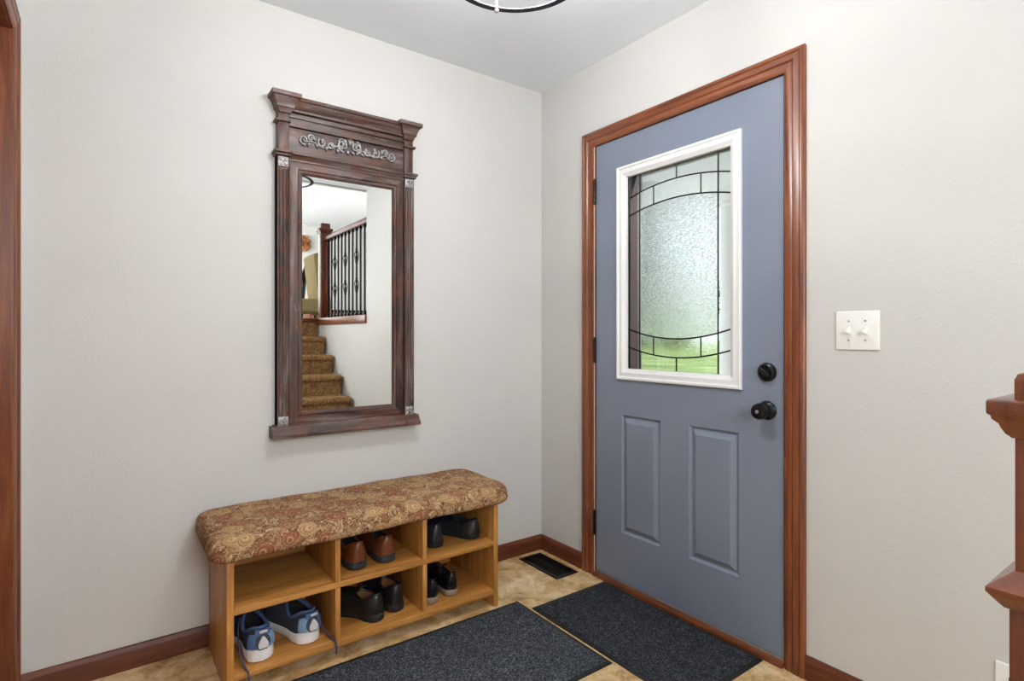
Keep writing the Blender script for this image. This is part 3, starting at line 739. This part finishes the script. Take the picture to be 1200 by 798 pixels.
lv = [(.03, z0), (.010, z0-.002), (.002, z0+.006), (0, z0+.018), (.001, z0+.036), (.005, z0+.054), (.012, z0+.066), (.022, z0+.073), (.045, z0+.077), (.10, z0+.080), (.16, z0+.081), (.19, z0+.081)]
rings = []
for li, (d, z) in enumerate(lv):
    rg = []
    for p in outl:
        q = inset(p, d); wob = .0015*math.sin(q[0]*13+1)+.001*math.sin(q[0]*37+q[1]*30)
        rg.append(b.verts.new((q[0], q[1], z+(wob if li > 0 else 0))))
    rings.append(rg)
for r0, r1 in zip(rings, rings[1:]):
    for k in range(len(outl)): b.faces.new((r0[k], r0[(k+1) % len(outl)], r1[(k+1) % len(outl)], r1[k]))
b.faces.new(rings[0][::-1]); b.faces.new(rings[-1])
obj('cushion', b, M_paisley, bench, 60, label='paisley upholstered cushion')

# ---------------------------------------------------------------- shoes
def lerp(a, c, t): return a+(c-a)*t
TL = [0, .02, .08, .2, .35, .5, .65, .78, .9, .97, 1]
WO = [0, .42, .70, .80, .76, .84, .97, 1.0, .78, .42, 0]
WI = [0, .42, .69, .76, .66, .74, .93, .92, .74, .42, 0]
def shoe(name, label, loc, rz, side_, L, W, upper_m, sole_m, lin_m, heel_h=.03, fore_h=.016, Hh=.088, Hs=.066, Hf=.1, toe=.046, flare=1.0, lace_m=None, group=None, open_len=.5, sneaker=False, label_green=False, top_in=.62):
    t = thing(name, label, 'shoe', loc, rz, group)
    pts = []
    N = 30
    for i in range(N+1):
        s = (1-math.cos(PI*i/N))/2; pts.append((np.interp(s, TL, WO)*W/2*side_, s*L, s))
    for i in range(N-1, 0, -1):
        s = (1-math.cos(PI*i/N))/2; pts.append((-np.interp(s, TL, WI)*W/2*side_, s*L, s))
    n = len(pts)
    sh = lambda s: np.interp(s, [0, .28, .4, .7, 1], [heel_h, heel_h*.95, lerp(heel_h, fore_h, .5), fore_h, fore_h])
    spring = lambda s: max(0, (s-.78)/.22)**2*.014
    arch = lambda s: .006*math.exp(-((s-.37)/.07)**2) if not sneaker else 0
    # sole
    b = B(); rg = []
    for (k, f) in ((.93, 0), (.985*flare, .12), (1.0*flare, .5), (1.01*(1+(flare-1)*.5), .9), (.97, 1.0), (.6, 1.0)):
        rg.append([b.verts.new((p[0]*k, (p[1]-L/2)*(k if k < .9 else lerp(1, k, .55))+L/2, (sh(p[2])+ (.012*max(0, 1-p[2]*9) if sneaker and f > .8 else 0))*f+spring(p[2])+(arch(p[2]) if f == 0 else 0))) for p in pts])
    for r0, r1 in zip(rg, rg[1:]):
        for k in range(n): b.faces.new((r0[k], r0[(k+1) % n], r1[(k+1) % n], r1[k]))
    b.faces.new(rg[0][::-1]); b.faces.new(rg[-1])
    obj('sole', b, sole_m, t, 50, True, label='white chunky sole' if sneaker else None)
    # upper: outline lofted to the collar
    b = B(); col = []
    for p in pts:
        s = p[2]; cy_ = lerp(.012, L*open_len, s); wid = W/2*top_in*math.sin(PI*min(1, max(0, s*.98+.01)))**.55
        cz = np.interp(s, [0, .12, .45, .75, 1], [Hh, Hh*.97, Hs, lerp(Hs, Hf, .45), Hf])
        col.append((math.copysign(wid, p[0]) if abs(p[0]) > 1e-9 else 0, cy_, cz))
    Lv = 9; rg = []
    for j in range(Lv+1):
        tau = j/Lv; r_ = []
        for p, c in zip(pts, col):
            s = p[2]; pw = lerp(1.0, 2.3, min(1, max(0, (s-.3)/.5))); a = tau**pw
            q = lerp(1.15, 2.6, min(1, max(0, (s-.3)/.6)))
            z0_ = sh(s)*.96+spring(s); zz = z0_+(c[2]-z0_)*(1-(1-tau)**q)
            bul = .0045*math.sin(PI*tau)*(1-.5*s)
            x_ = lerp(p[0]*.97, c[0], a); y_ = lerp(lerp(.004, L-.004, s) if True else p[1], c[1], a)
            x_ += math.copysign(bul, p[0]) if abs(p[0]) > 1e-4 else 0
            if s < .05: y_ -= bul*.8
            r_.append(b.verts.new((x_, y_, zz)))
        rg.append(r_)
    for r0, r1 in zip(rg, rg[1:]):
        for k in range(n): b.faces.new((r0[k], r0[(k+1) % n], r1[(k+1) % n], r1[k]))
    # rolled collar edge
    rim = [Vector(c) for c in col]
    up = obj('upper', b, upper_m, t, 60, True)
    b = B(); tube(b, [r_+Vector((0, 0, .0)) for r_ in rim], .0042 if not sneaker else .006, 8, True); obj('collar', b, upper_m if not sneaker else M_snk2, t, 60, True)
    b = B(); rin = []
    for k, (f, z) in enumerate(((.97, None), (.94, .55), (.9, .0))):
        rin.append([b.verts.new((c[0]*f*(.98), lerp(c[1], lerp(.02, L*open_len*1.02, p[2]), 0 if k == 0 else 1), c[2]-.001 if z is None else lerp(sh(p[2])+.004, c[2], z))) for c, p in zip(col, pts)])
    for r0, r1 in zip(rin, rin[1:]):
        for k in range(n): b.faces.new((r0[k], r0[(k+1) % n], r1[(k+1) % n], r1[k]))
    b.faces.new(rin[-1]); obj('lining', b, lin_m, t, 60, True)
    # tongue
    b = B(); g = []
    for i in range(7):
        v = i/6; y_ = lerp(L*.62, L*open_len-.035, v); z_ = lerp(toe+.022, Hf+.018, v)
        g.append([b.verts.new((W*.2*u, y_+.004*abs(u), z_-.006*u*u)) for u in (-1, -.6, -.2, .2, .6, 1)])
    for r0, r1 in zip(g, g[1:]):
        for k in range(5): b.faces.new((r0[k], r0[k+1], r1[k+1], r1[k]))
    r_ = bmesh.ops.extrude_face_region(b, geom=b.faces[:]); bmesh.ops.translate(b, verts=[v for v in r_['geom'] if isinstance(v, bmesh.types.BMVert)], vec=(0, .003, .005))
    obj('tongue', b, upper_m, t, 60, True)
    if lace_m:
        b = B()
        for i in range(4):
            v = i/3; y_ = lerp(L*.66, L*(open_len+.02), v); z_ = lerp(toe+.03, Hf+.006, v)
            tube(b, [(W*.24*u, y_+.004*u, z_+.004-.012*u*u) for u in (-1, -.5, 0, .5, 1)], .003, 6)
        obj('lace', b, lace_m, t, 60, True)
    if label_green:
        b = B(); blob(b, (0, L*.16, heel_h+.03), (.02, .028, .003), 2); obj('insole_label', b, plain('green_label', srgb(70, 190, 110), .6), t, 60, True, label='green insole label')
    return t
leather = lambda n, c, r=.32: plain(n, c, r, var=.18, scale=45, bump=.12, bscale=160)
M_blk = leather('black_leather', srgb(30, 29, 30)); M_blk2 = leather('black_glossy_leather', srgb(22, 21, 25), .18); M_navy = leather('navy_black_leather', srgb(34, 36, 42), .36)
M_brn = leather('brown_leather', srgb(108, 58, 34), .3)
M_lin = plain('brown_lining', srgb(120, 78, 46), .7); M_linb = plain('dark_lining', srgb(24, 22, 22), .9)
M_taupe = plain('taupe_sole', srgb(142, 124, 108), .7)
M_solek = plain('dark_sole', srgb(46, 50, 56), .6)
M_snk = plain('dark_slate_mesh', srgb(56, 62, 76), .8, var=.2, scale=60, bump=.3); M_snk2 = plain('denim_blue_mesh', srgb(72, 96, 138), .8, var=.12, scale=90, bump=.3)
M_snk3 = plain('sky_blue_overlay', srgb(116, 146, 176), .6, var=.08); M_snw = plain('white_foam', srgb(232, 232, 236), .55, var=.02); M_pal = plain('pale_grey_patch', srgb(196, 194, 196), .6, var=.02)
M_lace = plain('indigo_lace', srgb(64, 62, 92), .8)

S1, S2 = .0735, .2775
def sneaker(loc, rz, sd_, label, lace_side, lf=0):
    t = shoe('sneaker', label, loc, rz, sd_, .31, .114, M_snk, M_snw, M_linb, .036, .026, .108, .078, .112, .05, 1.05, M_lace, 'pair of blue and white sneakers', .5, True, top_in=.66)
    # heel: blue quarter overlays, pale drop-shaped patch, pull tab
    def arcp(a, z, o): return (math.sin(a)*(.040+o), .030-math.cos(a)*(.036+o), z)
    for s in (-1, 1):
        b = B(); g = []
        for i in range(8):
            a = s*lerp(.42, 1.25, i/7); g.append([b.verts.new(arcp(a, z, o)) for z, o in ((.048, .003), (.062, .0035), (.078, .001), (.09+.006*(1-i/7), -.004))])
        for r0, r1 in zip(g, g[1:]):
            for k in range(3): b.faces.new((r0[k], r0[k+1], r1[k+1], r1[k]))
        r_ = bmesh.ops.extrude_face_region(b, geom=b.faces[:]); bmesh.ops.scale(b, verts=[v for v in r_['geom'] if isinstance(v, bmesh.types.BMVert)], vec=(1.06, 1.06, 1), space=Matrix.Translation((0, -.03, 0)))
        obj('quarter_overlay', b, M_snk3 if s == sd_ else M_snk2, t, 60, True)
    def patch(name, mat, wfun, z0_, z1_, o, label_):
        b = B(); g = []
        for i in range(9):
            z = lerp(z0_, z1_, i/8); hw = wfun(i/8); k = -.006*max(0, (z-.06)/.04)
            g.append([b.verts.new(arcp(u*hw/.04, z, o+k)) for u in (-1, -.5, 0, .5, 1)])
        for r0, r1 in zip(g, g[1:]):
            for k in range(4): b.faces.new((r0[k], r0[k+1], r1[k+1], r1[k]))
        r_ = bmesh.ops.extrude_face_region(b, geom=b.faces[:]); bmesh.ops.translate(b, verts=[v for v in r_['geom'] if isinstance(v, bmesh.types.BMVert)], vec=(0, -.004, 0))
        return obj(name, b, mat, t, 60, True, label=label_)
    patch('heel_counter', M_snk, lambda v: .024*math.sin(PI*lerp(.12, .88, v))**.7, .046, .092, .004, None)
    patch('heel_patch', M_pal, lambda v: .0138*math.sin(PI*lerp(.12, .97, v)**.62)**.75, .051, .088, .0075, 'pale drop-shaped heel patch')
    tb = patch('heel_tab', M_snk2, lambda v: .026, .09, .108, .004, 'denim blue heel tab')
    b = B(); box(b, -.013, -.019, .102, .011, -.012, .1085, .001); obj('tab_mark', b, M_pal, tb, 60, True, label='small white mark')
    # loose lace falling over the shelf edge
    b = B(); x = lace_side*.055
    base_ = [(x*.55, .15, .1), (x*.95, .10, .085), (x*1.05, .05, .04), (x*1.04, .0, .008), (x*1.0, -.034-lf*.8, .006), (x*.99, -.046-lf, .006), (x*.98, -.0505-lf, -.004), (x*1.0, -.051-lf, -.05)]
    pp = []
    for i in range(len(base_)-1):
        for k in range(5): pp.append(Vector(base_[i]).lerp(Vector(base_[i+1]), k/5))
    pp = [sum((pp[max(0, min(len(pp)-1, i+q))] for q in (-2, -1, 0, 1, 2)), Vector())/5 for i in range(len(pp))]
    tube(b, pp, .0032, 6); obj('loose_lace', b, M_lace, t, 60, True, label='indigo lace hanging over the shelf edge')
    return t
sneaker((-1.474, -.364, S1), .06, 1, 'left of the two blue sneakers, in the bottom left cubby against the bench side', -1)
sneaker((-1.310, -.348, S1), .22, -1, 'right of the two blue sneakers, turned outwards in the bottom left cubby', 1, .016)
g = 'pair of brown leather shoes'
shoe('leather_shoe', 'left of the two brown leather shoes in the top middle cubby', (-1.130, -.335, S2), .06, 1, .29, .105, M_brn, M_solek, M_linb, .028, .016, .098, .07, .1, lace_m=M_linb, group=g, top_in=.6)
shoe('leather_shoe', 'right of the two brown leather shoes in the top middle cubby', (-1.020, -.337, S2), -.04, -1, .29, .105, M_brn, M_solek, M_linb, .028, .016, .098, .07, .1, lace_m=M_linb, group=g, top_in=.6)
g = 'black shoes in the top right cubby'
shoe('slip_on_shoe', 'upright black shoe at the left of the top right cubby', (-.795, -.318, S2), .02, 1, .28, .10, M_navy, M_rubber, M_linb, .024, .016, .092, .06, .085, group=g)
shoe('slip_on_shoe', 'black shoe turned sideways at the right of the top right cubby', (-.608, -.322, S2), .42, -1, .28, .10, M_navy, M_rubber, M_linb, .024, .016, .078, .056, .075, group=g)
g = 'black shoes in the bottom middle cubby'
shoe('loafer', 'black shoe with brown lining turned sideways in the bottom middle cubby', (-1.052, -.348, S1), .52, 1, .255, .098, M_blk, M_rubber, M_lin, .028, .017, .1, .078, .092, group=g, label_green=True, top_in=.7, open_len=.46)
shoe('loafer', 'black shoe with brown lining at the right of the bottom middle cubby', (-.972, -.326, S1), .10, -1, .28, .098, M_blk, M_rubber, M_lin, .028, .017, .1, .078, .092, group=g, top_in=.7, open_len=.46)
g = 'glossy black shoes with taupe soles'
shoe('dress_shoe', 'left of the two glossy black shoes with taupe soles, beside the divider', (-.832, -.352, S1), .0, 1, .27, .084, M_blk2, M_taupe, M_linb, .026, .016, .092, .058, .075, group=g)
shoe('dress_shoe', 'right of the two glossy black shoes with taupe soles, bottom right cubby', (-.738, -.340, S1), -.06, -1, .27, .084, M_blk2, M_taupe, M_linb, .026, .016, .092, .058, .075, group=g)

# ---------------------------------------------------------------- mats, vent, plates
def door_mat_thing(x0, y0, x1, y1, label, mm):
    t = thing('door_mat', label, 'mat', ((x0+x1)/2, (y0+y1)/2, 0))
    b = B(); box(b, x0, y0, .0003, x1, y1, .0045, .002); obj('rubber_edge', b, M_rubber, t)
    b = B(); box(b, x0+.016, y0+.016, .0046, x1-.016, y1-.016, .0075, .002); obj('carpet_pile', b, mm, t)
door_mat_thing(-1.42, -.962, -.464, -.406, 'charcoal ribbed mat on the floor in front of the bench', M_mat[0])
door_mat_thing(-.452, -1.262, -.026, -.49, 'charcoal ribbed mat along the foot of the blue door', M_mat[1])
v = thing('floor_register', 'black metal floor vent in the corner between bench and door', 'vent', (-.117, -.194, 0))
b = B(); moulding(b, -.187, -.342, -.048, -.047, [(0, 0.0003), (.002, .004), (.014, .006), (.018, .0055), (.019, .001)], lambda a, c, h: (a, c, h)); obj('frame', b, M_black, v)
b = B(); box(b, -.168, -.323, .0004, -.067, -.066, .0012); obj('dark_well', b, M_rubber, v)
b = B()
for k in range(22): y = -.318+k*.0117; box(b, -.167, y, .0013, -.068, y+.004, .0052)
box(b, -.12, -.322, .0013, -.115, -.067, .0054); obj('grille', b, M_black, v)
t = thing('light_switch', 'white two-toggle light switch plate on the wall right of the door', 'light switch', (0, -1.556, 1.158))
b = B(); box(b, -.006, -1.619, 1.0975, -.0002, -1.494, 1.219, .003, 3); obj('plate', b, M_white, t)
for y in (-1.532, -1.5795):
    b = B(); box(b, -.0068, y-.005, 1.146, -.0055, y+.005, 1.17, .0004); s_ = obj('toggle_slot', b, M_white, t)
    b = B(); box(b, -.017, -.0042, -.006, 0, .0042, .006, .0012); bmesh.ops.rotate(b, verts=b.verts, matrix=Matrix.Rotation(-.5, 3, 'Y')); bmesh.ops.translate(b, verts=b.verts, vec=(-.005, y, 1.158)); obj('toggle', b, M_white, s_)
    for z in (1.128, 1.188):
        b = B(); lathe(b, [(0, 0), (.0034, 0), (.003, .001), (0, .0012)], (-.006, y, z), '-x', 14); obj('screw', b, M_alu, t)
t = thing('power_outlet', 'white power outlet low on the wall beside the newel post', 'outlet', (0, -1.923, .235))
b = B(); box(b, -.006, -1.958, .177, -.0002, -1.888, .293, .003, 3); obj('plate', b, M_white, t)
for z in (.257, .213):
    b = B(); lathe(b, [(0, 0), (.016, 0), (.016, .002), (0, .002)], (-.006, -1.923, z), '-x', 20); r_ = obj('receptacle', b, M_white, t)
    b = B(); 
    for dy in (-.006, .006): box(b, -.0088, -1.923+dy-.001, z-.004, -.0081, -1.923+dy+.001, z+.005)
    obj('slot', b, M_rubber, r_)

# ---------------------------------------------------------------- ceiling light
LX, LY = -1.888+.589*1.39+.012, -2.321+.808*1.39
RR, RZ = .180, 2.064
cl = thing('ceiling_light', 'dark two-ring ceiling light at the top edge above the bench', 'ceiling light', (LX, LY, H))
M_bronze = plain('gunmetal', srgb(44, 42, 54), .55, 0, .3, var=.1)
for z, r0 in ((RZ, RR), (RZ+.085, RR)):
    b = B()
    n = 64; prof = [(-.009, -.002), (.009, -.002), (.009, .002), (-.009, .002)]
    rg = [[b.verts.new((LX+math.cos(2*PI*k/n)*(r0+p), LY+math.sin(2*PI*k/n)*(r0+p), z+q)) for p, q in prof] for k in range(n)]
    for k in range(n):
        for j in range(4): b.faces.new((rg[k][j], rg[k][(j+1) % 4], rg[(k+1) % n][(j+1) % 4], rg[(k+1) % n][j]))
    obj('ring', b, M_bronze, cl, 40)
for k in range(3):
    a = math.radians(71+k*120)
    x, y = LX+math.cos(a)*RR, LY+math.sin(a)*RR
    b = B(); tube(b, [(x, y, RZ-.004), (x, y, RZ+.2), (LX+math.cos(a)*.06, LY+math.sin(a)*.06, H-.025)], .0035, 8); rd = obj('rod', b, M_alu, cl)
    b = B(); blob(b, (x, y, RZ-.005), (.0075, .0075, .0075), 2); obj('finial', b, M_alu, rd)
b = B(); lathe(b, [(0, 0), (.075, 0), (.075, -.012), (.06, -.022), (.02, -.026), (.012, -.05), (.012, -.13), (.03, -.14), (.03, -.155), (0, -.155)], (LX, LY, H), 'z', 32); obj('canopy', b, M_bronze, cl)
for k in range(3):
    a = math.radians(30+k*120); x, y = LX+math.cos(a)*.085, LY+math.sin(a)*.085
    b = B(); tube(b, [(LX, LY, 2.295), (x*.6+LX*.4, y*.6+LY*.4, 2.262), (x, y, 2.24)], .007, 8); lathe(b, [(0, 0), (.016, 0), (.016, .035), (0, .035)], (x, y, 2.215), 'z', 16); ar = obj('socket_arm', b, M_bronze, cl)
    b = B(); lathe(b, [(0, -.062), (.014, -.06), (.025, -.05), (.03, -.035), (.027, -.02), (.016, -.004), (.014, 0), (0, 0)], (x, y, 2.215), 'z', 20); obj('bulb', b, emit('warm_bulb_%d' % k, (1, .99, .975, 1), LAMP), ar, 60)
